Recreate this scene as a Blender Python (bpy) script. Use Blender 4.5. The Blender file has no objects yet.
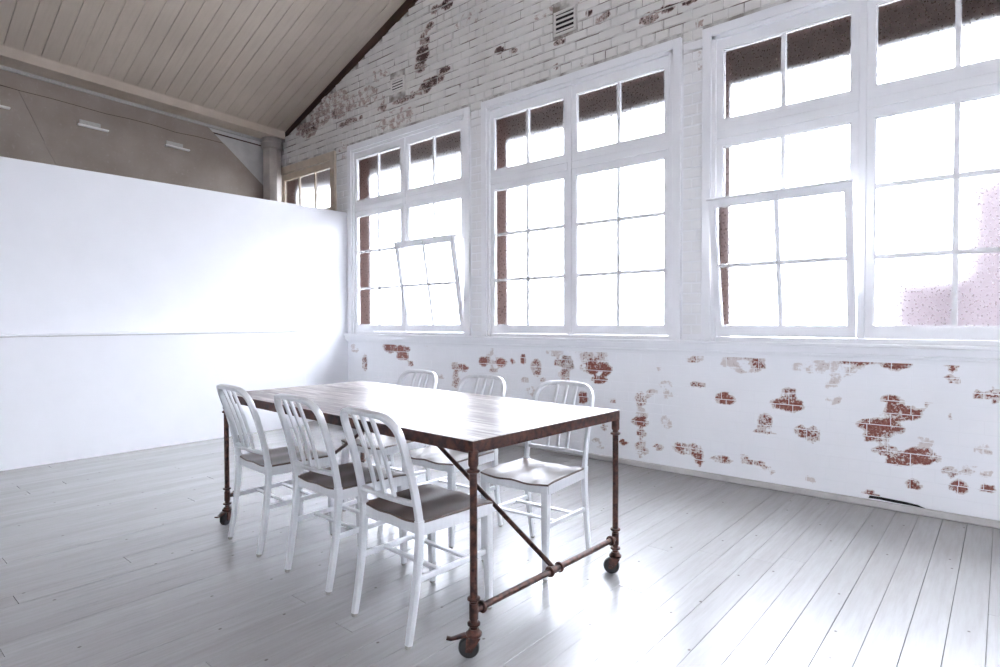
import bpy, bmesh, math, random
from mathutils import Vector, Matrix

random.seed(7)
sc = bpy.context.scene
col = sc.collection

# ------------------------------------------------------------------ camera
CAM = Vector((0.0, -4.4504, 1.2))
F_PX, YAW, PITCH, ROLL = 591.21, math.radians(40.5157), math.radians(-1.2056), math.radians(-0.1654)
fw = Vector((-math.sin(YAW) * math.cos(PITCH), math.cos(YAW) * math.cos(PITCH), math.sin(PITCH)))
rt = Vector((math.cos(YAW), math.sin(YAW), 0))
up = rt.cross(fw)
rt, up = rt * math.cos(ROLL) + up * math.sin(ROLL), -rt * math.sin(ROLL) + up * math.cos(ROLL)
cam_data = bpy.data.cameras.new('camera')
cam = bpy.data.objects.new('camera', cam_data)
col.objects.link(cam)
cam_data.sensor_width = 36.0
cam_data.lens = F_PX * 36.0 / 1000.0
cam_data.clip_start = 0.02
m = Matrix((rt, up, -fw)).transposed().to_4x4()
m.translation = CAM
cam.matrix_world = m
sc.camera = cam

# ------------------------------------------------------------------ sky and exposure
SKY = 6.0
world = bpy.data.worlds.new('overcast_sky')
sc.world = world
world.use_nodes = True
bg = world.node_tree.nodes['Background']
bg.inputs['Color'].default_value = (0.905, 0.94, 1.0, 1)
# overcast sky: the zenith three times as bright as the horizon
_wt = world.node_tree
_tc = _wt.nodes.new('ShaderNodeTexCoord')
_sp = _wt.nodes.new('ShaderNodeSeparateXYZ')
_wt.links.new(_tc.outputs['Generated'], _sp.inputs[0])
_mr = _wt.nodes.new('ShaderNodeMapRange')
_mr.inputs['To Min'].default_value = SKY
_mr.inputs['To Max'].default_value = SKY * 3
_wt.links.new(_sp.outputs['Z'], _mr.inputs['Value'])
_wt.links.new(_mr.outputs['Result'], bg.inputs['Strength'])
sc.view_settings.view_transform = 'Standard'
sc.view_settings.look = 'None'
sc.view_settings.gamma = 1.0
sc.view_settings.use_curve_mapping = False
sc.view_settings.exposure = 1.2
sc.cycles.use_denoising = True
sc.cycles.max_bounces = 14
sc.cycles.diffuse_bounces = 8
sc.cycles.glossy_bounces = 4
sc.cycles.transmission_bounces = 8
sc.cycles.transparent_max_bounces = 16
sc.cycles.sample_clamp_indirect = 12.0


def portal(x, y, z, sx, sz, into):
    """A sampling portal in a window opening: it gives no light, it only tells the renderer where the sky comes in."""
    l = bpy.data.lights.new('window_portal', 'AREA')
    l.shape = 'RECTANGLE'
    l.size, l.size_y = sx, sz
    l.cycles.is_portal = True
    o = bpy.data.objects.new('window_portal', l)
    col.objects.link(o)
    o.location = (x, y, z)
    o.rotation_euler = Vector(into).to_track_quat('-Z', 'Z').to_euler()
    return o


# ------------------------------------------------------------------ geometry helpers
class MB:
    def __init__(s):
        s.v, s.f = [], []

    def add(s, vs, fs):
        n = len(s.v)
        s.v += [tuple(p) for p in vs]
        s.f += [tuple(i + n for i in f) for f in fs]
        return s

    def box(s, x0, x1, y0, y1, z0, z1):
        x0, x1 = min(x0, x1), max(x0, x1)
        y0, y1 = min(y0, y1), max(y0, y1)
        z0, z1 = min(z0, z1), max(z0, z1)
        v = [(x, y, z) for z in (z0, z1) for y in (y0, y1) for x in (x0, x1)]
        return s.add(v, [(0, 2, 3, 1), (4, 5, 7, 6), (0, 1, 5, 4), (1, 3, 7, 5), (3, 2, 6, 7), (2, 0, 4, 6)])

    def hexa(s, lo, hi):
        """lo, hi: four points each, same winding (counter-clockwise seen from hi)."""
        return s.add(list(lo) + list(hi), [(3, 2, 1, 0), (4, 5, 6, 7)] + [(i, (i + 1) % 4, 4 + (i + 1) % 4, 4 + i) for i in range(4)])

    def prism(s, poly, a, b, axis):
        """poly: 2-D points; extruded along axis ('x','y','z') from a to b."""
        def P(p, t):
            return {'x': (t, p[0], p[1]), 'y': (p[0], t, p[1]), 'z': (p[0], p[1], t)}[axis]
        n = len(poly)
        v = [P(p, a) for p in poly] + [P(p, b) for p in poly]
        return s.add(v, [tuple(range(n - 1, -1, -1)), tuple(range(n, 2 * n))] + [(i, (i + 1) % n, n + (i + 1) % n, n + i) for i in range(n)])

    def sweep(s, path, prof, side):
        """path: points; prof(i) -> list of 2-D (side, normal) offsets; side(i, tangent) -> the side direction."""
        n = len(path)
        rings = []
        for i, p in enumerate(path):
            p = Vector(p)
            t = (Vector(path[min(i + 1, n - 1)]) - Vector(path[max(i - 1, 0)])).normalized()
            sd = Vector(side(i, t))
            sd = (sd - t * sd.dot(t)).normalized()
            nn = t.cross(sd)
            rings.append([p + sd * a + nn * b for a, b in prof(i)])
        k = len(rings[0])
        v = [q for r in rings for q in r]
        f = [(i * k + j, i * k + (j + 1) % k, (i + 1) * k + (j + 1) % k, (i + 1) * k + j) for i in range(n - 1) for j in range(k)]
        f += [tuple(range(k - 1, -1, -1)), tuple((n - 1) * k + j for j in range(k))]
        return s.add(v, f)

    def tube(s, p0, p1, r0, r1=None, n=14):
        r1 = r0 if r1 is None else r1
        rr = (r0, r1)
        d = Vector(p1) - Vector(p0)
        sd = (0, 0, 1) if abs(d.normalized().z) < .9 else (1, 0, 0)
        return s.sweep([p0, p1], lambda i: [(rr[i] * math.cos(2 * math.pi * j / n), rr[i] * math.sin(2 * math.pi * j / n)) for j in range(n)], lambda i, t: sd)

    def lathe(s, c, axis, prof, n=20):
        """prof: (along, radius) pairs, revolved about axis through c."""
        a = Vector(axis).normalized()
        e = a.orthogonal().normalized()
        g = a.cross(e)
        c = Vector(c)
        v = []
        for h, r in prof:
            for j in range(n):
                t = 2 * math.pi * j / n
                v.append(c + a * h + (e * math.cos(t) + g * math.sin(t)) * r)
        m_ = len(prof)
        f = [(i * n + j, i * n + (j + 1) % n, (i + 1) * n + (j + 1) % n, (i + 1) * n + j) for i in range(m_ - 1) for j in range(n)]
        f += [tuple(range(n - 1, -1, -1)), tuple((m_ - 1) * n + j for j in range(n))]
        return s.add(v, f)

    def build(s, name, mat, parent=None, smooth=None, bevel=0.0):
        me = bpy.data.meshes.new(name)
        off = origin_of(parent)
        me.from_pydata([(x - off[0], y - off[1], z - off[2]) for x, y, z in s.v], [], s.f)
        me.validate()
        bm = bmesh.new()
        bm.from_mesh(me)
        bmesh.ops.recalc_face_normals(bm, faces=bm.faces)
        if bevel:
            bmesh.ops.bevel(bm, geom=[e for e in bm.edges if len(e.link_faces) == 2 and e.calc_face_angle(0) > .6], offset=bevel, segments=1, affect='EDGES', clamp_overlap=True)
        bm.to_mesh(me)
        bm.free()
        me.materials.append(mat)
        if smooth is not None:
            me.polygons.foreach_set('use_smooth', [True] * len(me.polygons))
            me.set_sharp_from_angle(angle=math.radians(smooth))
        o = bpy.data.objects.new(name, me)
        col.objects.link(o)
        if parent is not None:
            o.parent = parent
        ORIGIN[o.name] = off
        return o


ORIGIN = {}


def origin_of(o):
    return ORIGIN.get(o.name, (0, 0, 0)) if o is not None else (0, 0, 0)


def empty(name, loc):
    o = bpy.data.objects.new(name, None)
    o.empty_display_size = .1
    col.objects.link(o)
    o.location = loc
    ORIGIN[o.name] = tuple(loc)
    return o


def tag(o, label=None, cat=None, group=None, kind=None):
    for k, v in (('label', label), ('category', cat), ('group', group), ('kind', kind)):
        if v:
            o[k] = v
    return o


def rrect(w, d, c):
    """rounded (chamfered twice) rectangle profile, w along side, d along normal."""
    w, d = w / 2, d / 2
    q = c * .42
    return [(w, -d + c), (w, d - c), (w - q * .7, d - q * .7), (w - c, d), (-w + c, d), (-w + q * .7, d - q * .7), (-w, d - c), (-w, -d + c),
            (-w + q * .7, -d + q * .7), (-w + c, -d), (w - c, -d), (w - q * .7, -d + q * .7)]


def copy_tree(o, parent=None):
    c = o.copy()
    col.objects.link(c)
    c.parent = parent
    for ch in [x for x in CHILDREN.get(o.name, [])]:
        copy_tree(ch, c)
    return c


CHILDREN = {}


def index_children():
    CHILDREN.clear()
    for o in bpy.data.objects:
        if o.parent:
            CHILDREN.setdefault(o.parent.name, []).append(o)


# ------------------------------------------------------------------ materials
def new_mat(name):
    m_ = bpy.data.materials.new(name)
    m_.use_nodes = True
    nt = m_.node_tree
    b = nt.nodes['Principled BSDF']
    return m_, nt, b


def N(nt, typ, **kw):
    n = nt.nodes.new(typ)
    for k, v in kw.items():
        if k.startswith('i_'):
            n.inputs[k[2:].replace('_', ' ')].default_value = v
        else:
            setattr(n, k, v)
    return n


def L(nt, a, b):
    nt.links.new(a, b)


def noise(nt, scale, detail=4, rough=.55, mapping=None, coord='pos'):
    """noise on world position (coord='pos') or object coordinates; mapping = (sx, sy, sz)."""
    if coord == 'pos':
        src = N(nt, 'ShaderNodeNewGeometry').outputs['Position']
    else:
        src = N(nt, 'ShaderNodeTexCoord').outputs['Object']
    if mapping:
        mp = N(nt, 'ShaderNodeMapping')
        mp.inputs['Scale'].default_value = mapping
        L(nt, src, mp.inputs['Vector'])
        src = mp.outputs['Vector']
    n = N(nt, 'ShaderNodeTexNoise')
    n.inputs['Scale'].default_value = scale
    n.inputs['Detail'].default_value = detail
    n.inputs['Roughness'].default_value = rough
    L(nt, src, n.inputs['Vector'])
    return n.outputs['Fac']


def rng(nt, v, a, b, lo=0.0, hi=1.0):
    r = N(nt, 'ShaderNodeMapRange')
    r.inputs['From Min'].default_value = a
    r.inputs['From Max'].default_value = b
    r.inputs['To Min'].default_value = lo
    r.inputs['To Max'].default_value = hi
    L(nt, v, r.inputs['Value'])
    return r.outputs['Result']


def mth(nt, op, a, b=None):
    n = N(nt, 'ShaderNodeMath', operation=op)
    for i, x in enumerate((a, b)):
        if x is None:
            continue
        if isinstance(x, (int, float)):
            n.inputs[i].default_value = x
        else:
            L(nt, x, n.inputs[i])
    return n.outputs[0]


def mix(nt, fac, a, b):
    n = N(nt, 'ShaderNodeMix', data_type='RGBA')
    for sock, x in ((n.inputs[0], fac), (n.inputs[6], a), (n.inputs[7], b)):
        if isinstance(x, (int, float)):
            sock.default_value = x
        elif isinstance(x, tuple):
            sock.default_value = (*x, 1) if len(x) == 3 else x
        else:
            L(nt, x, sock)
    return n.outputs[2]


def bump(nt, b, h, strength=.3, dist=.01):
    n = N(nt, 'ShaderNodeBump')
    n.inputs['Strength'].default_value = strength
    n.inputs['Distance'].default_value = dist
    L(nt, h, n.inputs['Height'])
    L(nt, n.outputs['Normal'], b.inputs['Normal'])


def simple(name, c, rough=.5, metal=0.0, var=.06, scale=9, spec=.5, bmp=0.0):
    m_, nt, b = new_mat(name)
    n = noise(nt, scale)
    c2 = tuple(max(0, x * (1 - 2.2 * var)) for x in c)
    L(nt, mix(nt, rng(nt, n, .3, .7), c2, c), b.inputs['Base Color'])
    b.inputs['Roughness'].default_value = rough
    b.inputs['Metallic'].default_value = metal
    b.inputs['Specular IOR Level'].default_value = spec
    if bmp:
        bump(nt, b, noise(nt, scale * 6, 5), bmp, .004)
    return m_


M = {}
M['white_paint'] = simple('white_gloss_paint', (.89, .895, .915), .42, var=.02, scale=5)
M['plaster'] = simple('white_wall_paint', (.86, .87, .90), .6, var=.015, scale=3, bmp=.05)
M['tan_paint'] = simple('old_tan_paint', (.70, .60, .49), .5, var=.08)
M['beam'] = simple('cream_beam_paint', (.62, .54, .45), .55, var=.06, scale=4)
M['brown'] = simple('dark_brown_timber', (.075, .035, .022), .55, var=.15)
M['side_wall'] = simple('grey_white_wall', (.62, .61, .60), .7, var=.10, scale=5, bmp=.2)
M['column'] = simple('grey_column_paint', (.46, .42, .38), .55, var=.12, scale=6)
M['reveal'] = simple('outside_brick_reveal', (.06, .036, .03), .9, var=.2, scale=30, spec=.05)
M['outer_brick'] = simple('outside_brick', (.165, .135, .145), .8, var=.2, scale=30)
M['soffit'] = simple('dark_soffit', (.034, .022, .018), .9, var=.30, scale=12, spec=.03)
M['ground'] = simple('outside_paving', (.16, .15, .14), .9, var=.1)
M['vent'] = simple('vent_paint', (.78, .76, .73), .6, var=.05)
M['skirt'] = simple('grimy_skirting_paint', (.60, .58, .56), .6, var=.1, scale=5)
M['dark'] = simple('dark_void', (.015, .014, .013), .8)
M['rubber'] = simple('black_rubber', (.012, .011, .011), .45, var=.1)
M['glide'] = simple('grey_plastic_glide', (.33, .32, .29), .5)
M['clip'] = simple('white_clip', (.85, .85, .84), .5, var=.02)
M['clip2'] = simple('grey_clip', (.52, .51, .49), .6, var=.1, scale=60)


def board_mat():
    m_, nt, b = new_mat('grey_brown_board')
    n = noise(nt, 2.2, 5)
    n2 = noise(nt, 26, 4)
    c = mix(nt, rng(nt, n, .3, .7), (.28, .235, .20), (.36, .31, .27))
    c = mix(nt, rng(nt, n2, .60, .75, 0, .35), c, (.46, .41, .37))
    L(nt, c, b.inputs['Base Color'])
    b.inputs['Roughness'].default_value = .75
    bump(nt, b, n, .2, .02)
    return m_


M['board'] = board_mat()


def ceiling_mat():
    m_, nt, b = new_mat('cream_ceiling_boards')
    n = noise(nt, 1.3, 4)
    g = noise(nt, 14, 5, mapping=(.25, 3, .25))
    oi = N(nt, 'ShaderNodeObjectInfo')
    c = mix(nt, rng(nt, n, .3, .7), (.54, .47, .395), (.64, .565, .48))
    c = mix(nt, rng(nt, g, .45, .8, 0, .35), c, (.44, .37, .30))
    c = mix(nt, rng(nt, oi.outputs['Random'], 0, 1, 0, .22), c, (.46, .40, .34))
    L(nt, c, b.inputs['Base Color'])
    b.inputs['Roughness'].default_value = .5
    return m_


M['ceiling'] = ceiling_mat()


def floor_mat():
    m_, nt, b = new_mat('whitewashed_floor_boards')
    g = noise(nt, 9, 6, .62, mapping=(6, .45, 6))
    g2 = noise(nt, 3.0, 4, .6, mapping=(3.2, .3, 1))
    oi = N(nt, 'ShaderNodeObjectInfo')
    c = mix(nt, rng(nt, g, .42, .72), (.41, .403, .408), (.36, .35, .347))
    c = mix(nt, rng(nt, g2, .45, .8, 0, .42), c, (.27, .255, .245))
    c = mix(nt, rng(nt, oi.outputs['Random'], 0, 1, 0, .34), c, (.29, .28, .278))
    # knots and nail marks
    vo = N(nt, 'ShaderNodeTexVoronoi', feature='F1', voronoi_dimensions='2D')
    vo.inputs['Scale'].default_value = 3.1
    fl = N(nt, 'ShaderNodeMapping')
    fl.inputs['Scale'].default_value = (1, .8, 0)
    L(nt, N(nt, 'ShaderNodeNewGeometry').outputs['Position'], fl.inputs['Vector'])
    L(nt, fl.outputs['Vector'], vo.inputs['Vector'])
    spot = rng(nt, vo.outputs['Distance'], .009, .021, 1, 0)
    c = mix(nt, mth(nt, 'MULTIPLY', spot, .8), c, (.12, .10, .09))
    L(nt, c, b.inputs['Base Color'])
    b.inputs['Roughness'].default_value = .27
    b.inputs['Specular IOR Level'].default_value = .9
    bump(nt, b, g, .05, .004)
    return m_


M['floor'] = floor_mat()
M['floor_gap'] = simple('floor_gap_dirt', (.22, .21, .20), .9)


def brick_mat(name, mortar=False):
    m_, nt, b = new_mat(name)
    at = N(nt, 'ShaderNodeAttribute', attribute_name='bare')
    up_ = N(nt, 'ShaderNodeAttribute', attribute_name='upper')
    B = at.outputs['Fac']
    U = up_.outputs['Fac']
    n1 = noise(nt, 64, 6, .68)
    n2 = noise(nt, 13, 3)
    val = mth(nt, 'ADD', mth(nt, 'MULTIPLY', n1, .62), mth(nt, 'MULTIPLY', n2, .38))
    red = rng(nt, mth(nt, 'SUBTRACT', B, val), .055, .095)
    pale = rng(nt, mth(nt, 'SUBTRACT', mth(nt, 'ADD', B, .06), mth(nt, 'ADD', mth(nt, 'MULTIPLY', n2, .7), mth(nt, 'MULTIPLY', n1, .3))), 0, .06)
    dirt = noise(nt, 2.6, 5)
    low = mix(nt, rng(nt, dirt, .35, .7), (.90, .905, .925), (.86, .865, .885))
    hi = mix(nt, rng(nt, dirt, .35, .7), (.78, .765, .74), (.70, .68, .65))  # upper coat a little dirtier, and some backlit dimness put into its colour
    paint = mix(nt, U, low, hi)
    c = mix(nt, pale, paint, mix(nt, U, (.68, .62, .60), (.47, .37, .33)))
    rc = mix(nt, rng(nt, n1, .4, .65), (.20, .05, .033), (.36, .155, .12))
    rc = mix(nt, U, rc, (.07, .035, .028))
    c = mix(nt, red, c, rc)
    L(nt, c, b.inputs['Base Color'])
    b.inputs['Roughness'].default_value = .55
    h = mth(nt, 'SUBTRACT', mth(nt, 'MULTIPLY', noise(nt, 24, 5), .5), red)
    bump(nt, b, h, .45, .008)
    return m_


M['brick'] = brick_mat('painted_brick')


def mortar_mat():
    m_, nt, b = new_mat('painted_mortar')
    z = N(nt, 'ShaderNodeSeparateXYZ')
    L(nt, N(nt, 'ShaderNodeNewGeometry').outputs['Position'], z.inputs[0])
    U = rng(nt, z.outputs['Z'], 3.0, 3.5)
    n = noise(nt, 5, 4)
    hi = mix(nt, rng(nt, n, .44, .60), (.68, .66, .63), (.22, .185, .16))  # dark upper joints painted in, standing in for the bricks' weak relief shading
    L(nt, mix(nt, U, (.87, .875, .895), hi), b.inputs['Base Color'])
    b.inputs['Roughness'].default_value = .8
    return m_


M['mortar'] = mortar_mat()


def glass_mat():
    m_, nt, b = new_mat('obscured_glass')
    nt.nodes.remove(b)
    out = nt.nodes['Material Output']
    rf = N(nt, 'ShaderNodeBsdfRefraction', distribution='BECKMANN')
    rf.inputs['Color'].default_value = (.96, .97, 1, 1)
    rf.inputs['Roughness'].default_value = .52
    rf.inputs['IOR'].default_value = 1.08
    tr = N(nt, 'ShaderNodeBsdfTransparent')
    tr.inputs['Color'].default_value = (.97, .98, 1, 1)
    gl = N(nt, 'ShaderNodeBsdfGlossy')
    gl.inputs['Roughness'].default_value = .12
    bp = N(nt, 'ShaderNodeBump')
    bp.inputs['Strength'].default_value = .4
    bp.inputs['Distance'].default_value = .003
    L(nt, noise(nt, 70, 2), bp.inputs['Height'])
    L(nt, bp.outputs['Normal'], rf.inputs['Normal'])
    L(nt, bp.outputs['Normal'], gl.inputs['Normal'])
    m1 = N(nt, 'ShaderNodeMixShader')
    # small patches of the figured glass bend the light, the rest lets it straight through (same patch on both faces)
    L(nt, rng(nt, noise(nt, 60, 3, mapping=(1, 0, 1)), .37, .42), m1.inputs[0])
    L(nt, tr.outputs[0], m1.inputs[1])
    L(nt, rf.outputs[0], m1.inputs[2])
    m2 = N(nt, 'ShaderNodeMixShader')
    m2.inputs[0].default_value = .01
    L(nt, m1.outputs[0], m2.inputs[1])
    L(nt, gl.outputs[0], m2.inputs[2])
    L(nt, m2.outputs[0], out.inputs['Surface'])
    return m_


M['glass'] = glass_mat()


def rust_mat():
    m_, nt, b = new_mat('rusty_iron')
    n = noise(nt, 40, 5, coord='obj')
    n2 = noise(nt, 9, 3, coord='obj')
    c = mix(nt, rng(nt, n, .4, .68), (.030, .013, .010), (.125, .050, .034))
    c = mix(nt, rng(nt, n2, .5, .75, 0, .6), c, (.055, .03, .026))
    L(nt, c, b.inputs['Base Color'])
    b.inputs['Metallic'].default_value = .45
    L(nt, rng(nt, n, .3, .7, .32, .55), b.inputs['Roughness'])
    bump(nt, b, n, .25, .003)
    return m_


M['rust'] = rust_mat()


def table_mat():
    m_, nt, b = new_mat('distressed_whitewashed_timber')
    g = noise(nt, 7, 7, .66, mapping=(.55, 7, 1), coord='obj')
    p = noise(nt, 3.0, 4, .6, mapping=(.7, 2.2, 1), coord='obj')
    s = mth(nt, 'ADD', mth(nt, 'MULTIPLY', g, .6), mth(nt, 'MULTIPLY', p, .4))
    c = mix(nt, rng(nt, s, .44, .57), (.10, .062, .05), (.46, .41, .385))
    c = mix(nt, rng(nt, g, .60, .72), c, (.62, .60, .585))
    L(nt, c, b.inputs['Base Color'])
    L(nt, rng(nt, s, .35, .65, .30, .42), b.inputs['Roughness'])
    bump(nt, b, g, .12, .003)
    return m_


M['table'] = table_mat()


def alu_mat():
    m_, nt, b = new_mat('silver_painted_aluminium')
    n = noise(nt, 60, 3, coord='obj', mapping=(1, 1, .2))
    L(nt, mix(nt, rng(nt, n, .3, .7), (.70, .71, .725), (.76, .77, .785)), b.inputs['Base Color'])
    b.inputs['Metallic'].default_value = .45
    b.inputs['Roughness'].default_value = .34
    return m_


M['alu'] = alu_mat()
M['seat'] = simple('brown_seat_pad', (.098, .058, .045), .40, var=.10, scale=6)

# ------------------------------------------------------------------ the room: dimensions
K = .114                                   # the eave wall runs a little off square to the gable wall
Y_END = -8.5
X_R = 5.2
RIDGE_U = -.7
S = .3557


def zc(x, y):
    u = x + K * y
    return 3.87 + S * (min(u, 2 * RIDGE_U - u) + 7.75)


PITCH_X = 2.262
FRONT_FILL_C = [1.3, 3.7]  # centres of the added fill windows, behind the camera
CENTRES = [-5.239 + PITCH_X * i for i in range(5)]
OPEN = [(c - .95, c + .95, 1.05, 3.31) for c in CENTRES]
SMALL = (-7.90, -6.66, 2.66, 3.31)


def pierced(mb, opens, x0, x1, y0, y1, zmid):
    """wall from the floor to zmid with rectangular openings, as boxes between sorted cuts."""
    xs = sorted({x0, x1} | {a for o in opens for a in o[:2]})
    for a, b in zip(xs, xs[1:]):
        here = [o for o in opens if o[0] <= a + 1e-6 and o[1] >= b - 1e-6]
        if here:
            o = here[0]
            mb.box(a, b, y0, y1, 0, o[2])
            if o[3] < zmid:
                mb.box(a, b, y0, y1, o[3], zmid)
        else:
            mb.box(a, b, y0, y1, 0, zmid)


def gable(mb, x0, x1, y0, y1, zmid, over=.05):
    yr = y0
    rx = RIDGE_U - K * yr
    mb.prism([(x0, zmid), (x1, zmid), (x1, zc(x1, yr) + over), (rx, zc(rx, yr) + over), (x0, zc(x0, yr) + over)], y0, y1, 'y')


# floor: dark bed with single boards
mb = MB().box(-6.6, X_R, Y_END, .02, -.12, -.022)
mb.box(-9, -6.3, Y_END, .02, -.12, -.002)
floor = tag(mb.build('floor', M['floor_gap']), kind='structure')
PW = .1165
x = -6.33
nb = 0
while x < 3.2:
    y = -.004
    first = True
    while y > Y_END:
        ln = random.uniform(1.2, 4.6) if first else random.uniform(3.0, 4.8)
        first = False
        y2 = max(Y_END, y - ln)
        if y2 - Y_END < .8:
            y2 = Y_END
        g = random.uniform(.0003, .0011)
        b_ = MB()
        dz = random.uniform(-.0007, .0007)
        a0, a1, b0, b1 = x + g, x + PW - g, y2 + .0008, y - .0008
        c = .0010
        b_.add([(a0, b0, -.022), (a1, b0, -.022), (a1, b1, -.022), (a0, b1, -.022),
                (a0, b0, dz - c), (a1, b0, dz - c), (a1, b1, dz - c), (a0, b1, dz - c),
                (a0 + c, b0 + c, dz), (a1 - c, b0 + c, dz), (a1 - c, b1 - c, dz), (a0 + c, b1 - c, dz)],
               [(0, 1, 5, 4), (1, 2, 6, 5), (2, 3, 7, 6), (3, 0, 4, 7), (4, 5, 9, 8), (5, 6, 10, 9), (6, 7, 11, 10), (7, 4, 8, 11), (8, 9, 10, 11)])
        b_.build('floor_board', M['floor'], floor)
        nb += 1
        y = y2
    x += PW
MB().box(x, X_R, Y_END, .0, -.022, 0).build('floor_sheet', M['floor'], floor)

# ceiling: backing slab and single boards on the slope in view
T = .02
mb = MB()
for (ua, ub) in ((-8.35, RIDGE_U), (RIDGE_U, 2 * RIDGE_U + 8.35)):
    lo = [(ua - K * Y_END, Y_END), (ub - K * Y_END, Y_END), (ub - K * .3, .3), (ua - K * .3, .3)]
    e = T if ua < -1 else 0
    mb.hexa([(px, py, zc(px, py) + e) for px, py in lo], [(px, py, zc(px, py) + .1) for px, py in lo])
ceiling = tag(mb.build('ceiling', M['ceiling']), kind='structure')
y = -.03
while y > Y_END:
    y2 = max(y - .15, Y_END)
    g = random.uniform(.0015, .0035)
    lo = [(-8.05 - K * y, y2 + g), (RIDGE_U - K * y, y2 + g), (RIDGE_U - K * y, y - g), (-8.05 - K * y, y - g)]
    MB().hexa([(px, py, zc(px, py)) for px, py in lo], [(px, py, zc(px, py) + T - .0005) for px, py in lo]).build('ceiling_board', M['ceiling'], ceiling, bevel=.002)
    y = y2

# gable wall with the windows: inner painted leaf and outer brick leaf
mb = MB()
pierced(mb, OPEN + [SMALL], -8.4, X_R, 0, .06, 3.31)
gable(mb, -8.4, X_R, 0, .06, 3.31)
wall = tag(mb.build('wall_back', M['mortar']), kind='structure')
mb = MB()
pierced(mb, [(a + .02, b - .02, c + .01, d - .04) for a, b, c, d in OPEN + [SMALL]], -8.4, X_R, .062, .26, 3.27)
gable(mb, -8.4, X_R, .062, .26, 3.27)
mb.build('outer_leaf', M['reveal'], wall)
# the rest of the shell
fill_open = [(c - .95, c + .95, 1.05, 3.31) for c in FRONT_FILL_C]
mb = MB()
pierced(mb, fill_open, -9, X_R, Y_END - .2, Y_END, 3.31)
gable(mb, -9, X_R, Y_END - .2, Y_END, 3.31)
tag(mb.build('wall_front', M['plaster']), kind='structure')
tag(MB().box(X_R, X_R + .2, Y_END - .2, .26, 0, zc(X_R, Y_END) + 1.2).build('wall_right', M['plaster']), kind='structure')


def sx(y, off=0.0):
    return -8.05 - K * y + off


def skew(mb, poly, o0, o1):
    """polygon in (y, z) on the eave wall, from depth o0 to o1 in front of it."""
    n = len(poly)
    v = [(sx(py, o0), py, pz) for py, pz in poly] + [(sx(py, o1), py, pz) for py, pz in poly]
    return mb.add(v, [tuple(range(n - 1, -1, -1)), tuple(range(n, 2 * n))] + [(i, (i + 1) % n, n + (i + 1) % n, n + i) for i in range(n)])


wl = tag(skew(MB(), [(Y_END, 0), (0, 0), (0, 3.95), (Y_END, 3.95)], -.2, 0).build('wall_left', M['side_wall']), kind='structure')
# painted rails and boards of the white wall behind the post
skew(MB(), [(-1.4, 3.676), (-.02, 3.676), (-.02, 3.69), (-1.4, 3.69)], 0, .012).build('lining_rail', M['brown'], wl)
skew(MB(), [(-1.4, 3.69), (-.02, 3.69), (-.02, 3.78), (-1.4, 3.78)], 0, .010).build('lining_board', M['side_wall'], wl)
# grey-brown sheets with a slanting end
d_ = lambda z: .016 - (z - 2.924) / .781
s_ = lambda z: -3.012 + (3.557 - z) * .454
skew(MB(), [(Y_END, 3.55), (d_(3.55), 3.55), (d_(3.735), 3.735), (Y_END, 3.735)], .012, .020).build('wall_sheet', M['board'], wl)
wav = [(-3.0 + .26 * i, 3.565 + .010 * math.sin(i * 1.9) + .006 * math.sin(i * 4.1)) for i in range(8)]
wav = [(a, b) for a, b in wav if a < d_(3.57) - .05]
skew(MB(), [(s_(2.1) + .0015, 2.1), (-.03, 2.1), (-.03, 2.96), (d_(3.572), 3.572)] + wav[::-1][:-1] + [(s_(3.56) + .0015, 3.563)], .020, .033).build('wall_sheet', M['board'], wl)
skew(MB(), [(Y_END, 2.1), (s_(2.1) - .0015, 2.1), (s_(3.565) - .0015, 3.565), (Y_END, 3.585)], .020, .033).build('wall_sheet', M['board'], wl)

# wavy dark strip standing in for the shade line where the sheets lap
up_w = [(Y_END, 3.578), (-3.3, 3.578)] + wav + [(d_(3.572) - .01, 3.572)]
skew(MB(), [(a, b - .003) for a, b in up_w] + [(a, b + .003) for a, b in up_w[::-1]], .018, .0335).build('lap_shade', M['brown'], wl)

# partition and the low wall in front of it
pt = tag(MB().box(-6.437, -6.337, Y_END, -.004, 0, 2.575).build('wall_partition', M['plaster'], bevel=.002), kind='structure')
MB().box(-6.337, -6.15, Y_END, -.72, 0, 1.078).build('low_wall', M['plaster'], pt, bevel=.002)
MB().box(-6.337, -6.158, Y_END, -.728, 1.078, 1.086).build('ledge_joint', M['side_wall'], pt)
MB().box(-6.337, -6.146, Y_END, -.716, 1.086, 1.102).build('ledge', M['plaster'], pt, bevel=.003)

# eave beam, strip below it, barge strip on the rake, post in the corner
mb = MB()
skew(mb, [(Y_END, 3.775), (-.03, 3.775), (-.03, 3.885), (Y_END, 3.885)], -.02, .30)
skew(mb, [(Y_END, 3.868), (-.03, 3.868), (-.03, 3.89), (Y_END, 3.89)], .30, .312)
t1 = tag(mb.build('trim_1', M['beam'], bevel=.004), kind='structure')
mb = MB()
skew(mb, [(Y_END, 3.735), (-.25, 3.735), (-.25, 3.772), (Y_END, 3.772)], .0, .035)
tag(mb.build('trim_2', M['clip2'], bevel=.003), kind='structure')
mb = MB()
xa, xb = -7.78, RIDGE_U
wa, wb = .05, .20
mb.prism([(xa, zc(xa, 0) - wa), (xb, zc(xb, 0) - wb), (xb, zc(xb, 0) + .01), (xa, zc(xa, 0) + .01)], -.035, .0, 'y')
tag(mb.build('trim_3', M['brown']), kind='structure')
mb = MB()
mb.lathe((-7.90, -.15, 0), (0, 0, 1), [(0, .125), (3.62, .125)], 8)
mb.lathe((-7.90, -.15, 0), (0, 0, 1), [(3.62, .125), (3.635, .145), (3.70, .148), (3.715, .135), (3.775, .135)], 16)
tag(mb.build('trim_4', M['column'], smooth=35), kind='structure')

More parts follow.
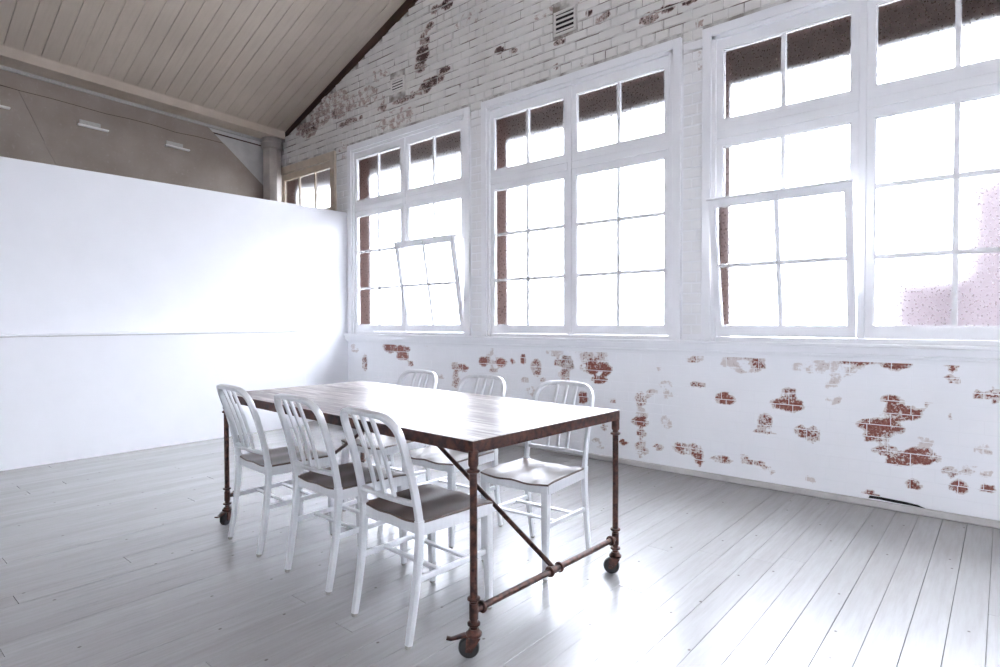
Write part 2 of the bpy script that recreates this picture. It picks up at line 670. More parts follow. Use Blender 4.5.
# window sill and baseboard
mb = MB().box(-6.335, X_R, -.085, 0, 1.024, 1.046)
mb.box(-6.335, X_R, -.055, 0, .975, 1.024)
mb.box(-6.335, X_R, -.035, 0, .955, .975)
tag(mb.build('trim_5', M['white_paint'], bevel=.004), kind='structure')
mb = MB().box(-6.335, X_R, -.036, 0, 0, .040)
bbd = tag(mb.build('baseboard_back', M['skirt'], bevel=.006), kind='structure')
mb = MB()
hp = [(-.66, .048), (-.60, .050), (-.52, .046), (-.44, .044), (-.36, .040), (-.40, .054), (-.46, .060), (-.53, .063), (-.60, .066), (-.655, .064)]
mb.prism(hp, -.010, -.004, 'y')
mb.build('dark_gap', M['dark'], wall)

# ------------------------------------------------------------------ windows
def board(x0, x1, y0, y1, z0, z1, name, parent, mat='white_paint', bevel=.003):
    return MB().box(x0, x1, y0, y1, z0, z1).build(name, M[mat], parent, bevel=bevel)


def glaze(parent, xs, zs, yg, mun, mat, tf=None):
    """muntins between and panes inside the grid xs by zs."""
    h = mun / 2
    def put(mb_, name, mt, **kw):
        if tf:
            mb_.v = [tf(p) for p in mb_.v]
        mb_.build(name, M[mt], parent, **kw)
    for xm in xs[1:-1]:
        put(MB().box(xm - h, xm + h, yg - .014, yg + .014, zs[0], zs[-1]), 'muntin', mat)
    for zm in zs[1:-1]:
        put(MB().box(xs[0], xs[-1], yg - .012, yg + .012, zm - h, zm + h), 'muntin', mat)
    for i in range(len(xs) - 1):
        for j in range(len(zs) - 1):
            a = xs[i] + (h if i else -.006)
            b = xs[i + 1] - (h if i < len(xs) - 2 else -.006)
            c = zs[j] + (h if j else -.006)
            d = zs[j + 1] - (h if j < len(zs) - 2 else -.006)
            put(MB().box(a, b, yg - .002, yg + .002, c, d), 'pane', 'glass')


def sash(root, xs, zs, fx0, fx1, fz0, fz1, mat='white_paint', tf=None, mun=.029, drip=False):
    """a sash frame from fx0..fx1, fz0..fz1 round a glass grid xs by zs; tf tilts it."""
    y0, y1 = .002, .040
    mb_ = MB()
    mb_.box(fx0, xs[0], y0, y1, fz0, fz1)
    mb_.box(xs[-1], fx1, y0, y1, fz0, fz1)
    mb_.box(xs[0], xs[-1], y0, y1, fz0, zs[0])
    mb_.box(xs[0], xs[-1], y0, y1, zs[-1], fz1)
    # glazing bead
    q = .008
    for a, b, c, d in ((xs[0], xs[0] + q, zs[0], zs[-1]), (xs[-1] - q, xs[-1], zs[0], zs[-1]), (xs[0], xs[-1], zs[0], zs[0] + q), (xs[0], xs[-1], zs[-1] - q, zs[-1])):
        mb_.box(a, b, .012, .030, c, d)
    if tf:
        mb_.v = [tf(p) for p in mb_.v]
    o = mb_.build('sash', M[mat], root)
    if drip:
        db = MB().box(fx0 - .012, fx1 + .012, -.014, .050, fz1, fz1 + .016)
        db.v = [tf(p) for p in db.v]
        db.build('drip_rail', M[mat], o, bevel=.003)
        ct = MB().box((fx0 + fx1) / 2 - .018, (fx0 + fx1) / 2 + .018, -.012, .002, fz1 - .05, fz1 - .012)
        ct.v = [tf(p) for p in ct.v]
        ct.build('catch', M[mat], o, bevel=.003)
    glaze(o, xs, zs, .021, mun, mat, tf)
    return o


def window(n, cx, hopper=None):
    w = tag(empty('window_%d' % n, (cx, 0, 1.046)), kind='structure')
    O = 1.0475
    # casing: stepped boards left, right and top
    for s in (-1, 1):
        mb_ = MB().box(cx + s * (O - .068), cx + s * O, -.032, .0, 1.046, 3.392)
        mb_.box(cx + s * (O - .100), cx + s * (O - .068), -.020, .05, 1.046, 3.324)
        mb_.build('casing', M['white_paint'], w, bevel=.004)
    mb_ = MB().box(cx - O + .068, cx + O - .068, -.032, .0, 3.324, 3.392)
    mb_.box(cx - O + .068, cx + O - .068, -.020, .05, 3.292, 3.324)
    mb_.build('casing', M['white_paint'], w, bevel=.004)
    # mullion, transom, bottom rail of the frame
    I = O - .100
    board(cx - .022, cx + .022, -.006, .05, 1.078, 3.292, 'mullion', w)
    for s in (-1, 1):
        board(cx + s * .022, cx + s * I, -.004, .05, 2.556, 2.620, 'transom', w)
    board(cx - I, cx + I, .000, .055, 1.046, 1.078, 'frame_foot', w, bevel=.003)
    for s in (-1, 1):
        g0, g1 = sorted((cx + s * .067, cx + s * .900))
        f0, f1 = sorted((cx + s * .0225, cx + s * (I - .0005)))
        gm = cx + s * .4835
        sash(w, [g0, gm, g1], [2.695, 3.208], f0, f1, 2.621, 3.291)
        if hopper == s:
            sash(w, [g0, gm, g1], [2.105, 2.495], f0, f1, 2.060, 2.555)
            a = math.asin(.165 / .97)
            def tf(p, a=a):
                yy, zz = p[1], p[2] - 1.080
                return (p[0], -.004 + yy * math.cos(a) - zz * math.sin(a), 1.080 + zz * math.cos(a) + yy * math.sin(a))
            sash(w, [g0, gm, g1], [1.155, 1.605, 2.035], f0 + .004, f1 - .004, 1.082, 2.085, tf=tf, drip=True)
        else:
            sash(w, [g0, gm, g1], [1.155, 1.605, 2.058, 2.495], f0, f1, 1.080, 2.555)
    return w


window(1, CENTRES[0], 1)
w2 = window(2, CENTRES[1])
window(3, CENTRES[2], -1)
# small window with a tan frame over the partition
w4 = tag(empty('window_4', (-7.28, 0, 2.60)), kind='structure')
for a, b, c, d in ((-8.0, -7.90, 2.60, 3.392), (-6.66, -6.56, 2.60, 3.392), (-7.90, -6.66, 3.292, 3.392), (-7.90, -6.66, 2.60, 2.66)):
    board(a, b, -.034, .0, c, d, 'casing', w4, 'tan_paint', .004)
sash(w4, [-7.85, -7.465, -7.075, -6.70], [2.692, 3.208], -7.899, -6.661, 2.661, 3.291, mat='tan_paint', mun=.03)
index_children()
for i, c in ((5, CENTRES[3]), (6, CENTRES[4])):  # unseen windows farther along the gable wall, added for their light
    o = copy_tree(w2)
    o.name = 'window_%d' % i
    o.location = (c, 0, 1.046)
for i, c in enumerate(FRONT_FILL_C):  # unseen windows behind the camera, added as fill for the gable wall
    o = copy_tree(w2)
    o.name = 'window_%d' % (7 + i)
    o.location = (c, Y_END, 1.046)
    o.rotation_euler = (0, 0, math.pi)
    portal(c, Y_END - .22, 2.18, 1.9, 2.26, (0, 1, 0))
for c in CENTRES:
    portal(c, .28, 2.18, 1.9, 2.24, (0, -1, 0))
portal(-7.28, .28, 2.97, 1.2, .62, (0, -1, 0))

# outside: hood over the windows, ground, a neighbour's brick building
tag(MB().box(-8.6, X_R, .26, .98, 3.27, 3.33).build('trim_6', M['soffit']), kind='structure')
tag(MB().box(-14, 14, .26, 16, -.3, -.2).build('ground', M['ground']), kind='structure')
tag(MB().box(-14, 14, Y_END - 12, Y_END - .2, -.3, -.2).build('ground', M['ground']), kind='structure')
mb = MB().box(-.38, 6, 3.5, 6.5, -.2, 2.75).box(-1.05, -.38, 3.6, 3.85, -.2, 1.72)
tag(mb.build('wall_neighbour', M['outer_brick']), kind='structure')

# ------------------------------------------------------------------ bricks of the gable wall
PATCHES = [
    (-1.83,0.923,0.084,0.041,0.46), (-1.83,0.891,0.063,0.014,0.56), (-1.46,0.885,0.163,0.064,0.46), (-1.44,0.938,0.137,0.018,0.55), (-1.36,0.877,0.049,0.038,0.56), (-0.92,0.878,0.211,0.047,0.46),
    (-0.84,0.855,0.093,0.047,0.46), (-0.73,0.934,0.099,0.023,0.64), (-0.54,0.921,0.065,0.031,0.64), (-0.47,0.918,0.036,0.011,0.56), (-0.88,0.782,0.052,0.047,0.46), (-2.06,0.648,0.089,0.063,0.46),
    (-1.8,0.703,0.055,0.024,0.56), (-1.59,0.617,0.072,0.037,0.64), (-1.14,0.696,0.04,0.031,0.56), (-1.15,0.612,0.102,0.043,0.64), (-1.31,0.471,0.048,0.057,0.56), (-1.31,0.396,0.072,0.013,0.56),
    (-1.07,0.434,0.05,0.036,0.56), (-0.99,0.415,0.038,0.06,0.56), (-0.87,0.665,0.052,0.023,0.46), (-0.54,0.693,0.047,0.028,0.64), (-0.48,0.615,0.091,0.038,0.64), (-0.6,0.52,0.114,0.043,0.64),
    (-0.63,0.447,0.067,0.034,0.56), (-0.56,0.368,0.075,0.028,0.56), (-0.39,0.354,0.089,0.041,0.64), (-0.38,0.447,0.053,0.032,0.46), (-0.51,0.301,0.074,0.009,0.64), (-0.42,0.175,0.04,0.027,0.64),
    (-0.24,0.286,0.033,0.026,0.56), (-0.2,0.198,0.041,0.031,0.64), (-0.06,0.213,0.027,0.02,0.64), (-0.12,0.305,0.064,0.031,0.5), (-0.24,0.918,0.029,0.01,0.64), (-0.24,0.844,0.029,0.021,0.56),
    (-0.2,0.826,0.016,0.016,0.56), (-0.11,0.764,0.028,0.021,0.56), (-0.04,0.766,0.019,0.051,0.56), (-0.25,0.618,0.012,0.011,0.56), (-0.35,0.683,0.012,0.013,0.56), (-0.08,0.446,0.047,0.041,0.46),
    (-2.06,0.382,0.052,0.056,0.46), (-2.12,0.176,0.03,0.021,0.56), (-1.87,0.197,0.113,0.048,0.56), (-1.78,0.128,0.028,0.046,0.64), (-1.61,0.153,0.079,0.019,0.56), (-1.44,0.183,0.037,0.034,0.56),
    (-1.35,0.16,0.048,0.019,0.56), (-1.26,0.125,0.047,0.019,0.56), (-1.0,0.108,0.033,0.024,0.46), (-0.65,0.077,0.048,0.011,0.6), (-6.2,0.865,0.086,0.052,0.5), (-6.0,0.688,0.05,0.102,0.56),
    (-5.52,0.904,0.107,0.068,0.64), (-5.31,0.879,0.147,0.038,0.64), (-5.28,0.796,0.102,0.042,0.64), (-5.14,0.714,0.043,0.028,0.56), (-4.88,0.95,0.054,0.022,0.5), (-4.3,0.71,0.053,0.038,0.64),
    (-4.42,0.715,0.059,0.053,0.56), (-4.42,0.565,0.061,0.07,0.56), (-4.02,0.791,0.068,0.042,0.64), (-3.91,0.829,0.088,0.099,0.46), (-3.79,0.791,0.054,0.041,0.64), (-3.65,0.807,0.025,0.024,0.64),
    (-3.51,0.835,0.03,0.048,0.64), (-3.89,0.698,0.055,0.023,0.56), (-3.35,0.758,0.058,0.078,0.56), (-3.49,0.633,0.05,0.024,0.5), (-3.41,0.535,0.059,0.047,0.5), (-3.14,0.919,0.092,0.046,0.5),
    (-3.0,0.82,0.071,0.06,0.56), (-2.89,0.936,0.104,0.024,0.46), (-2.71,0.876,0.149,0.093,0.5), (-2.74,0.796,0.067,0.058,0.64), (-2.61,0.786,0.057,0.043,0.64), (-2.67,0.69,0.074,0.029,0.64),
    (-2.82,0.798,0.043,0.044,0.56), (-3.04,0.698,0.054,0.06,0.56), (-2.84,0.519,0.043,0.051,0.64), (-2.28,0.551,0.052,0.061,0.56), (-2.27,0.443,0.059,0.055,0.46), (-2.28,0.361,0.067,0.034,0.64),
    (-2.27,0.274,0.037,0.034,0.56), (-2.44,0.175,0.031,0.021,0.64), (-2.11,0.819,0.035,0.013,0.5), (-2.07,0.649,0.056,0.053,0.46), (-2.19,0.612,0.029,0.027,0.5), (-2.27,0.143,0.052,0.068,0.55),
    (-2.12,0.177,0.036,0.024,0.56), (-2.69,0.128,0.066,0.043,0.5), (-2.62,0.279,0.024,0.029,0.56), (-2.54,0.515,0.032,0.017,0.56), (-4.65,0.603,0.064,0.022,0.5), (-3.11,0.815,0.037,0.03,0.56),
    (-3.28,0.653,0.029,0.023,0.56), (-4.51,4.549,0.075,0.052,0.64), (-4.7,4.549,0.062,0.042,0.55), (-4.79,4.398,0.071,0.043,0.56), (-4.87,4.283,0.073,0.076,0.56), (-4.91,4.13,0.098,0.087,0.64),
    (-4.94,4.009,0.098,0.055,0.56), (-4.56,3.872,0.083,0.026,0.64), (-4.76,3.798,0.174,0.043,0.6), (-4.88,3.741,0.113,0.043,0.56), (-5.08,3.736,0.05,0.033,0.56), (-5.26,3.726,0.14,0.034,0.6),
    (-5.41,3.795,0.045,0.029,0.56), (-5.59,3.805,0.046,0.029,0.56), (-5.61,3.716,0.074,0.035,0.56), (-3.79,3.844,0.058,0.029,0.64), (-3.62,3.792,0.049,0.024,0.56), (-3.75,3.746,0.038,0.019,0.5),
    (-2.77,3.867,0.025,0.021,0.64), (-2.6,3.793,0.039,0.025,0.6), (-2.67,3.774,0.049,0.034,0.5), (-2.2,3.637,0.087,0.04,0.55), (-2.06,3.652,0.059,0.023,0.6), (-1.87,3.649,0.056,0.019,0.64),
    (-1.79,3.456,0.031,0.023,0.5), (-6.26,3.695,0.147,0.037,0.56), (-6.41,3.69,0.086,0.031,0.56), (-6.02,3.69,0.04,0.024,0.56), (-6.47,3.868,0.217,0.076,0.52), (-6.97,3.904,0.355,0.131,0.5),
    (-6.58,4.046,0.332,0.102,0.48), (-6.05,3.918,0.404,0.121,0.45), (-7.17,3.787,0.195,0.094,0.55), (-5.39,3.527,0.358,0.114,0.44), (-7.41,3.975,0.254,0.204,0.52), (-5.66,4.116,0.225,0.07,0.42),
    (-3.08,3.714,0.055,0.022,0.6), (-2.84,3.432,0.031,0.017,0.6), (-3.11,3.5,0.028,0.022,0.6), (-1.79,3.184,0.016,0.113,0.42), (-4.19,4.277,0.211,0.101,0.4), (-3.08,4.017,0.327,0.045,0.42),
    (-6.37,3.368,0.107,0.125,0.44),
]


def bare(x_, z_):
    b = 0.0
    for px, pz, w_, h_, v_ in PATCHES:
        dx, dz = (x_ - px) / (w_ + .012), (z_ - pz) / (h_ + .010)
        d = dx * dx + dz * dz
        if d < 2.0:
            d = math.sqrt(d)
            b = max(b, v_ * min(1.0, max(0.0, (1.42 - d) / .5)))
    return b


def cam_px(p):
    d = Vector(p) - CAM
    zz = d.dot(fw)
    return (500 + F_PX * d.dot(rt) / zz, 333.5 - F_PX * d.dot(up) / zz, zz)


CH = .0805
blocked = [(c - 1.055, c + 1.055, .95, 3.40) for c in CENTRES] + [(-8.0, -6.553, 2.59, 3.40), (-5.47, -5.20, 3.81, 4.01), (-3.16, -2.89, 3.755, 4.00)]
bricks = []
row = 0
z = .044
while z < 5.9:
    lo_ = z < .95
    z0, z1 = z + (.0016 if lo_ else random.uniform(.0025, .0055)), z + CH - (.0016 if lo_ else random.uniform(.0025, .0055))
    header = row % 4 == 2
    bw = .115 if header else .235
    x = -8.02 + (0 if header else (.06 if row % 2 else -.06))
    cuts = [(a, b) for a, b, c, d in blocked if c < z1 and d > z0]
    if .94 < z1 and z0 < 1.05:
        z += CH
        row += 1
        continue
    while x < 2.3:
        a, b = x + random.uniform(.0007, .0018), x + bw - random.uniform(.0007, .0018)
        x += bw
        segs = [(a, b)]
        for c0, c1 in cuts:
            segs = [s for g in segs for s in ((g[0], min(g[1], c0)), (max(g[0], c1), g[1])) if s[1] - s[0] > .02]
        for a2, b2 in segs:
            if z1 < 2.5 and b2 < -6.34:
                continue
            if zc(a2, 0) - .03 < z1 or a2 < -7.98:
                continue
            bricks.append((a2, b2, z0, z1))
    z += CH
    row += 1


def brick_geo(a, b, z0, z1):
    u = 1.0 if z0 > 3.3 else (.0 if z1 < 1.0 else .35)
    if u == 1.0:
        p = random.uniform(.003, .014)
        tl = random.uniform(-.004, .004)
    elif u == 0:
        p, tl = random.uniform(.0006, .0011), 0
    else:
        p, tl = random.uniform(.0022, .004), 0
    mid = bare((a + b) / 2, (z0 + z1) / 2)
    touched = any(abs(px - (a + b) / 2) < w_ + (b - a) / 2 + .03 and abs(pz - (z0 + z1) / 2) < h_ + .06 for px, pz, w_, h_, v_ in PATCHES)
    nx = max(1, min(6, round((b - a) / .038))) if touched else 1
    nz = 3 if touched else 1
    c = min(.006, p * 1.5)
    vs, fs, bv = [], [], []
    for j in range(nz + 1):
        for i in range(nx + 1):
            xx = a + c + (b - a - 2 * c) * i / nx
            zz = z0 + c + (z1 - z0 - 2 * c) * j / nz
            vs.append((xx, -p + tl * (2 * i / nx - 1), zz))
            bv.append(bare(xx, zz) if touched else 0.0)
    W = nx + 1
    for j in range(nz):
        for i in range(nx):
            q = j * W + i
            fs.append((q, q + 1, q + W + 1, q + W))
    n0 = len(vs)
    for xx, zz in ((a, z0), (b, z0), (b, z1), (a, z1)):
        vs.append((xx, .002, zz))
        bv.append(bare(xx, zz) if touched else 0.0)
    bot = list(range(0, W))
    top = [nz * W + i for i in range(W)]
    lef = [j * W for j in range(nz + 1)]
    rig = [j * W + nx for j in range(nz + 1)]
    fs.append(tuple([n0, n0 + 1] + bot[::-1]))
    fs.append(tuple([n0 + 1, n0 + 2] + rig[::-1]))
    fs.append(tuple([n0 + 2, n0 + 3] + top))
    fs.append(tuple([n0 + 3, n0] + lef))
    return vs, fs, bv, u


def brick_mesh(name, geos):
    vs, fs, bv, uv = [], [], [], []
    for v, f, b, u in geos:
        n = len(vs)
        vs += v
        fs += [tuple(i + n for i in q) for q in f]
        bv += b
        uv += [u] * len(v)
    me = bpy.data.meshes.new(name)
    me.from_pydata(vs, [], fs)
    at = me.attributes.new('bare', 'FLOAT', 'POINT')
    at.data.foreach_set('value', bv)
    at = me.attributes.new('upper', 'FLOAT', 'POINT')
    at.data.foreach_set('value', uv)
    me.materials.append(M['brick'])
    o = bpy.data.objects.new(name, me)
    col.objects.link(o)
    o.parent = wall
    return o


def seen(br):
    a, b, z0, z1 = br
    p, q = cam_px((a, 0, z0)), cam_px((b, 0, z1))
    if p[2] < .2 or q[2] < .2 or q[0] < 0 or p[0] > 1000 or q[1] > 667 or p[1] < 0:
        return 0.0
    if p[0] > 1000 or q[0] > 1010 or q[1] < -10:
        return 0.0
    return abs(q[0] - p[0]) * abs(q[1] - p[1])


bricks.sort(key=seen, reverse=True)
for br in bricks[:300]:
    brick_mesh('brick', [brick_geo(*br)])
tag(brick_mesh('bricks_beyond', [brick_geo(*br) for br in bricks[300:]]), kind='stuff')

# ------------------------------------------------------------------ wall vents and clips
def wall_vent(x0, x1, z0, z1, label):
    v = tag(empty('wall_vent', ((x0 + x1) / 2, 0, z0)), label, 'vent', 'air vents in the brick gable')
    t = .022
    mb_ = MB().box(x0, x1, -.016, .0, z0, z0 + t).box(x0, x1, -.016, 0, z1 - t, z1).box(x0, x0 + t, -.016, 0, z0 + t, z1 - t).box(x1 - t, x1, -.016, 0, z0 + t, z1 - t)
    mb_.build('frame', M['vent'], v, bevel=.003)
    MB().box(x0 + t, x1 - t, -.0035, -.001, z0 + t, z1 - t).build('backing', M['dark'], v)
    k = 4
    for i in range(k):
        zz = z0 + t + (z1 - z0 - 2 * t) * (i + .5) / k
        MB().hexa([(x0 + t, -.004, zz + .004), (x1 - t, -.004, zz + .004), (x1 - t, -.004, zz + .012), (x0 + t, -.004, zz + .012)],
                  [(x0 + t, -.014, zz - .014), (x1 - t, -.014, zz - .014), (x1 - t, -.014, zz - .004), (x0 + t, -.014, zz - .004)]).build('louvre', M['vent'], v)
    return v


wall_vent(-3.145, -2.905, 3.77, 3.985, 'pale louvred air vent in the brick above the middle window')
wall_vent(-5.455, -5.215, 3.825, 3.995, 'pale louvred air vent in the brick near the brown rake strip')


def wall_clip(ya, yb, z0, label):
    c = tag(empty('shelf_strip', (sx((ya + yb) / 2, .033), (ya + yb) / 2, z0)), label, 'bracket', 'white strips on the grey board')
    skew(MB(), [(ya, z0), (yb, z0), (yb, z0 + .018), (ya, z0 + .018)], .033, .075).build('strip', M['clip'], c, bevel=.002)
    skew(MB(), [(ya + .02, z0 + .030), (yb - .075, z0 + .030), (yb - .075, z0 + .072), (ya + .02, z0 + .072)], .033, .040).build('backplate', M['clip2'], c)
    return c


wall_clip(-2.50, -2.20, 3.352, 'white strip with grey backplate on grey board right beside the sheet joint')
wall_clip(-1.58, -1.285, 3.352, 'white strip with grey backplate on grey board near its slanting end')
wall_clip(-3.36, -3.09, 3.345, 'white strip on the grey board on the far side of the joint from slanting end')

# ------------------------------------------------------------------ dining table
TX0, TX1, TY0, TY1, TZ = -3.497, -1.397, -2.9035, -1.9285, .778
TC = ((TX0 + TX1) / 2, (TY0 + TY1) / 2)
table = tag(empty('dining_table', (TC[0], TC[1], 0)), 'long industrial dining table with worn timber top and rusty pipe legs on castors', 'table')
MB().box(TX0 + .004, TX1 - .004, TY0 + .004, TY1 - .004, TZ - .030, TZ).build('tabletop', M['table'], table, bevel=.002)
R_ = .045
for a, b, c, d in ((TX0, TX1, TY0, TY0 + .004), (TX0, TX1, TY1 - .004, TY1), (TX0, TX0 + .004, TY0 + .004, TY1 - .004), (TX1 - .004, TX1, TY0 + .004, TY1 - .004)):
    mb = MB().box(a, b, c, d, TZ - R_, TZ - .001)
    # lower flange of the angle iron, turned inwards
    if b - a > 1:
        mb.box(a + .004, b - .004, (c + .004 if c < TC[1] else c - .036), (d + .036 if c < TC[1] else d - .004), TZ - R_, TZ - R_ + .004)
    elif d - c > .5:
        mb.box((b if a < TC[0] else a - .036), (b + .036 if a < TC[0] else a), c, d, TZ - R_, TZ - R_ + .004)
    mb.build('edge_rail', M['rust'], table)
LEG_IN = .014
ZB = .168
CAST = [(-1, -1, 300), (1, -1, 222), (1, 1, 205), (-1, 1, 150)]


def ring(c, axis, r, w=.012):
    return MB().lathe(c, axis, [(-w / 2, r * .80), (-w / 2 + .003, r), (w / 2 - .003, r), (w / 2, r * .80)], 18)


for sx_, sy_, ang in CAST:
    lx = TC[0] + sx_ * ((TX1 - TX0) / 2 - LEG_IN)
    ly = TC[1] + sy_ * ((TY1 - TY0) / 2 - LEG_IN)
    mb = MB().tube((lx, ly, .092), (lx, ly, .74), .0138, n=18)
    leg = mb.build('leg', M['rust'], table, smooth=40)
    MB().lathe((lx, ly, 0), (0, 0, 1), [(.685, .0165), (.692, .0185), (.738, .0185), (.742, .017)], 18).build('socket', M['rust'], leg, smooth=40)
    for zz in (.668, .212, .122):
        ring((lx, ly, zz), (0, 0, 1), .0235).build('collar', M['rust'], leg, smooth=40)
    MB().tube((lx, ly, .140), (lx, ly, .196), .0165, n=18).build('tee_fitting', M['rust'], leg, smooth=40)
    # castor
    mb = MB().lathe((lx, ly, 0), (0, 0, 1), [(.078, .026), (.082, .029), (.090, .029), (.096, .022), (.104, .018)], 18)
    a = math.radians(ang)
    dx, dy = math.cos(a), math.sin(a)
    nx_, ny_ = -dy, dx
    cx, cy = lx + dx * .018, ly + dy * .018
    WR = .0375
    for s in (-1, 1):
        q = [Vector((lx + dx * t + nx_ * s * .019, ly + dy * t + ny_ * s * .019, zz)) for t, zz in ((-.024, .078), (.026, .078), (.030, .030), (.008, .026))]
        o_ = Vector((nx_ * s * .004, ny_ * s * .004, 0))
        mb.hexa(q, [p + o_ for p in q])
    fork = mb.build('castor', M['rust'], table, smooth=40)
    MB().lathe((cx, cy, WR), (nx_, ny_, 0), [(-.015, .010), (-.015, .026), (-.013, .034), (-.008, WR), (.008, WR), (.013, .034), (.015, .026), (.015, .010)], 28).build('wheel', M['rubber'], fork, smooth=40)
    MB().tube((cx - nx_ * .024, cy - ny_ * .024, WR), (cx + nx_ * .024, cy + ny_ * .024, WR), .0075, n=12).build('axle', M['rust'], fork, smooth=40)
    if (sx_, sy_) in ((1, -1), (-1, -1)):
        mb = MB()
        path = [(lx + dx * t, ly + dy * t, zz) for t, zz in ((.005, .076), (.035, .080), (.060, .072), (.082, .066), (.098, .070))]
        mb.sweep(path, lambda i: rrect((.030, .032, .026, .020, .022)[i], .007, .002), lambda i, t: (nx_, ny_, 0))
        mb.build('brake_lever', M['rust'], fork, smooth=40)
for s in (-1, 1):
    bx = TC[0] + s * ((TX1 - TX0) / 2 - LEG_IN)
    y0, y1 = TY0 + LEG_IN, TY1 - LEG_IN
    bar = MB().tube((bx, y0, ZB), (bx, y1, ZB), .0122, n=18).build('end_bar', M['rust'], table, smooth=40)
    for yy in (y0 + .042, y1 - .042, TC[1] - .032, TC[1] + .032):
        ring((bx, yy, ZB), (0, 1, 0), .0225).build('collar', M['rust'], bar, smooth=40)
    MB().tube((bx, TC[1] - .03, ZB), (bx, TC[1] + .03, ZB), .0155, n=18).build('tee_fitting', M['rust'], bar, smooth=40)
    MB().tube((bx - s * .008, TC[1], ZB + .006), (TC[0] + s * .05, TC[1], TZ - .040), .0105, n=14).build('brace', M['rust'], table, smooth=40)
MB().box(TC[0] - .09, TC[0] + .09, TC[1] - .03, TC[1] + .03, TZ - .046, TZ - .030).build('brace_plate', M['rust'], table, bevel=.002)
MB().box(TC[0] - .02, TC[0] + .02, TY0 + .004, TY1 - .004, TZ - .040, TZ - .030).build('cross_rail', M['rust'], table)
table.rotation_euler = (0, 0, -.036)      # pushed a touch off square to the window wall

# ------------------------------------------------------------------ chairs
def seat_z(x_, y_):
    # saddle: two hollows for the thighs, a small ridge between them, edges a little raised
    fx = x_ / .20
    fy = (y_ + .17) / .385
    hollow = math.exp(-((abs(fx) - .45) / .33) ** 2)
    return .458 - .008 * hollow * min(1, max(0, 1.15 - .35 * abs(fy - .5))) - .006 * (1 - min(1, abs(fx))) * (1 - fy) - .006 * max(0, fy - .86) / .14


def seat_half(y_):
    t = (y_ + .17) / .385
    return .186 + .016 * t


def back_y(z_):
    # side line of the rear leg and back upright
    if z_ < .44:
        t = (.44 - z_) / .44
        return -.168 - .055 * t ** 1.6
    t = (z_ - .44) / .42
    return -.168 - .055 * t - .060 * t * t


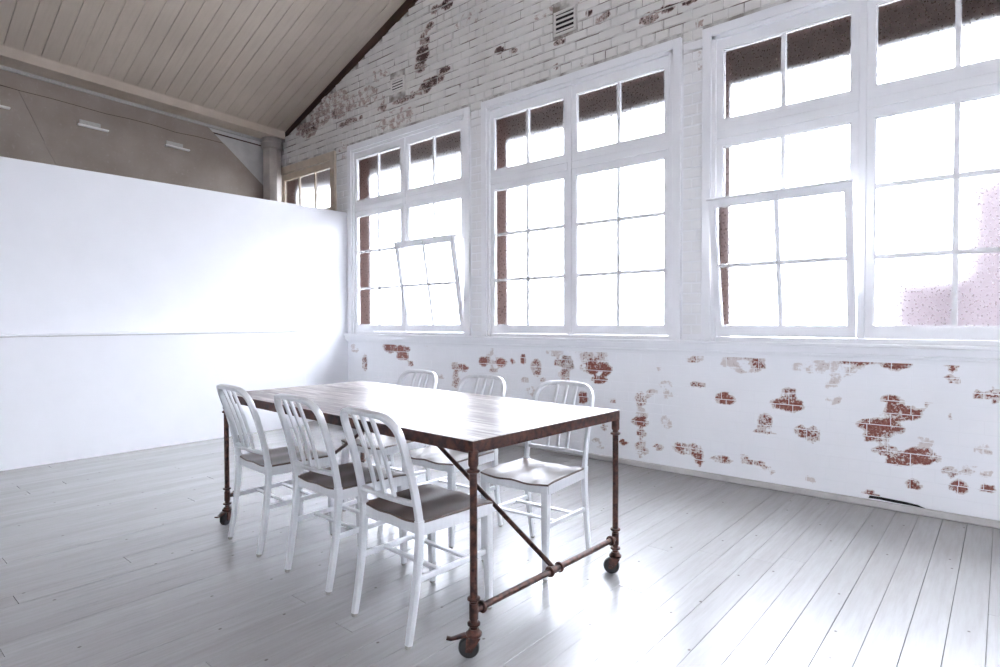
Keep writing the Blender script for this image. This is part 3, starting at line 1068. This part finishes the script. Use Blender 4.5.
def make_chair():
    root = empty('dining_chair', (0, 0, 0))
    # seat pad
    nx, ny = 18, 14
    vs, fs = [], []
    for k, off in enumerate((0, -.009)):
        for j in range(ny + 1):
            y_ = -.168 + (.213 + .168) * j / ny
            for i in range(nx + 1):
                f = i / nx * 2 - 1
                hw = seat_half(y_) - (.003 if k == 0 else 0)
                yy = y_ - (.012 * f ** 6 if j > ny - 2 else 0)
                vs.append((f * hw, yy, seat_z(f * hw, y_) + off))
    W = nx + 1
    G = W * (ny + 1)
    for j in range(ny):
        for i in range(nx):
            q = j * W + i
            fs.append((q, q + 1, q + W + 1, q + W))
            fs.append((G + q, G + q + W, G + q + W + 1, G + q + 1))
    edge = [i for i in range(W)] + [j * W + nx for j in range(1, ny + 1)] + [ny * W + i for i in range(nx - 1, -1, -1)] + [j * W for j in range(ny - 1, 0, -1)]
    for a, b in zip(edge, edge[1:] + edge[:1]):
        fs.append((a, G + a, G + b, b))
    seat = MB().add(vs, fs).build('seat', M['seat'], root, smooth=50)
    # apron: a band under the seat edge
    pts = []
    for i in range(17):
        f = i / 16 * 2 - 1
        pts.append((f * seat_half(.208), .208 - .012 * f ** 6))
    for j in range(1, 12):
        y_ = .208 - .376 * j / 12
        pts.append((seat_half(y_) + .001, y_))
    for i in range(17):
        f = 1 - i / 16 * 2
        pts.append((f * seat_half(-.168), -.168))
    for j in range(1, 12):
        y_ = -.168 + .376 * j / 12
        pts.append((-seat_half(y_) - .001, y_))
    vs, fs = [], []
    n = len(pts)
    for (px, py) in pts:
        top = seat_z(max(-.2, min(.2, px)), py) - .0085
        ox, oy = px * 1.006, .02 + (py - .02) * 1.006
        ix, iy = px * .93, .02 + (py - .02) * .93
        vs += [(ox, oy, top), (ox, oy, .404), (ix, iy, .404), (ix, iy, top)]
    for i in range(n):
        j = (i + 1) % n
        for q in range(4):
            fs.append((i * 4 + q, i * 4 + (q + 1) % 4, j * 4 + (q + 1) % 4, j * 4 + q))
    MB().add(vs, fs).build('apron', M['alu'], root, smooth=40)
    # front legs
    for s in (-1, 1):
        zs = (.442, .40, .30, .15, .012)
        path = [(s * (.180 + .002 * (1 - q / .44)), .186 + .010 * (1 - q / .44), q) for q in zs]
        wd = (.038, .038, .036, .031, .026)
        lg = MB().sweep(path, lambda i: rrect(wd[i], wd[i] * .95, .007), lambda i, t: (1, 0, 0)).build('leg', M['alu'], root, smooth=40)
        MB().lathe((s * .182, .196, 0), (0, 0, 1), [(0, .0105), (.003, .012), (.014, .012)], 12).build('glide', M['glide'], lg, smooth=40)
    # rear legs below the seat
    for s in (-1, 1):
        zs = [.46, .42, .36, .28, .20, .12, .06, .012]
        path = [(s * (.181 - .004 * (1 - q / .46)), back_y(q), q) for q in zs]
        lg = MB().sweep(path, lambda i: rrect(.026 - .002 * i / 7, .034 - .010 * i / 7, .006), lambda i, t: (1, 0, 0)).build('leg', M['alu'], root, smooth=40)
        MB().lathe((s * .177, back_y(0), 0), (0, 0, 1), [(0, .0105), (.003, .012), (.014, .012)], 12).build('glide', M['glide'], lg, smooth=40)
    # back frame: an upside-down U, bowed backwards across its width
    def bowed(xx, zz):
        t = max(0, (zz - .46) / .40)
        return Vector((xx, back_y(zz) - .020 * t * (1 - (xx / .175) ** 2), zz))
    HW, TOP, RC = .176, .858, .078
    path = []
    for i in range(9):
        q = .455 + (TOP - RC - .455) * i / 8
        path.append(bowed(-(.181 - (.181 - HW) * i / 8), q))
    for i in range(1, 9):
        t = math.pi / 2 * i / 8
        path.append(bowed(-HW + RC * (1 - math.cos(t)), TOP - RC + RC * math.sin(t)))
    for i in range(1, 8):
        path.append(bowed(-(HW - RC) + 2 * (HW - RC) * i / 8, TOP + .004 * math.sin(math.pi * i / 8)))
    path += [Vector((-p.x, p.y, p.z)) for p in path[:17][::-1]]
    nb_ = Vector((0, -1, -.25)).normalized()
    MB().sweep(path, lambda i: rrect(.030, .021, .006), lambda i, t: nb_).build('back_frame', M['alu'], root, smooth=40)
    # lower back rail
    rz = .522
    path = [Vector((.168 * (i / 8 * 2 - 1), back_y(rz) - .012 * (1 - (i / 8 * 2 - 1) ** 2), rz)) for i in range(9)]
    MB().sweep(path, lambda i: rrect(.022, .019, .005), lambda i, t: nb_).build('back_rail', M['alu'], root, smooth=40)
    # three slats
    for k in (-1, 0, 1):
        path = []
        for i in range(9):
            q = rz + (TOP - rz) * i / 8
            path.append(Vector((k * .060, back_y(q) - .012 * (1 - (k * .06 / .17) ** 2) - .008 * (q - rz) / .325, q)))
        MB().sweep(path, lambda i: rrect(.014, .018, .004), lambda i, t: (0, 1, 0)).build('slat', M['alu'], root, smooth=40)
    # stretchers
    for s in (-1, 1):
        MB().sweep([(s * .178, back_y(.24) + .004, .240), (s * .180, .188, .248)], lambda i: rrect(.013, .024, .004), lambda i, t: (1, 0, 0)).build('side_stretcher', M['alu'], root)
    for yy in (-.070, .085):
        MB().sweep([(-.176, yy, .244), (.176, yy, .244)], lambda i: rrect(.024, .013, .004), lambda i, t: (0, 1, 0)).build('cross_stretcher', M['alu'], root)
    # screw heads on the back uprights
    return root


chair = make_chair()
index_children()
SPOTS = [
    (-1.815, -2.812, -.05, 'silver slat-back chair with brown seat on the partition side of table, beside braked castor'),
    (-2.425, -2.757, -.02, 'silver slat-back chair with brown seat, middle one of the row facing the windows'),
    (-3.055, -2.742, -.05, 'silver slat-back chair facing the windows, at the table end closest to the white low wall'),
    (-1.790, -2.076, math.pi + .05, 'silver slat-back chair with back to the brick wall, at the table end farthest from partition'),
    (-2.400, -2.070, math.pi + .02, 'silver slat-back chair with back to the brick wall, middle one of its row'),
    (-2.985, -2.070, math.pi, 'silver slat-back chair with back to the brick wall, at the table end by the partition'),
]
for i, (x, y, a, lb) in enumerate(SPOTS):
    o = chair if i == 0 else copy_tree(chair)
    o.location = (x, y, 0)
    o.rotation_euler = (0, 0, a)
    tag(o, lb, 'chair', 'chairs around the dining table')
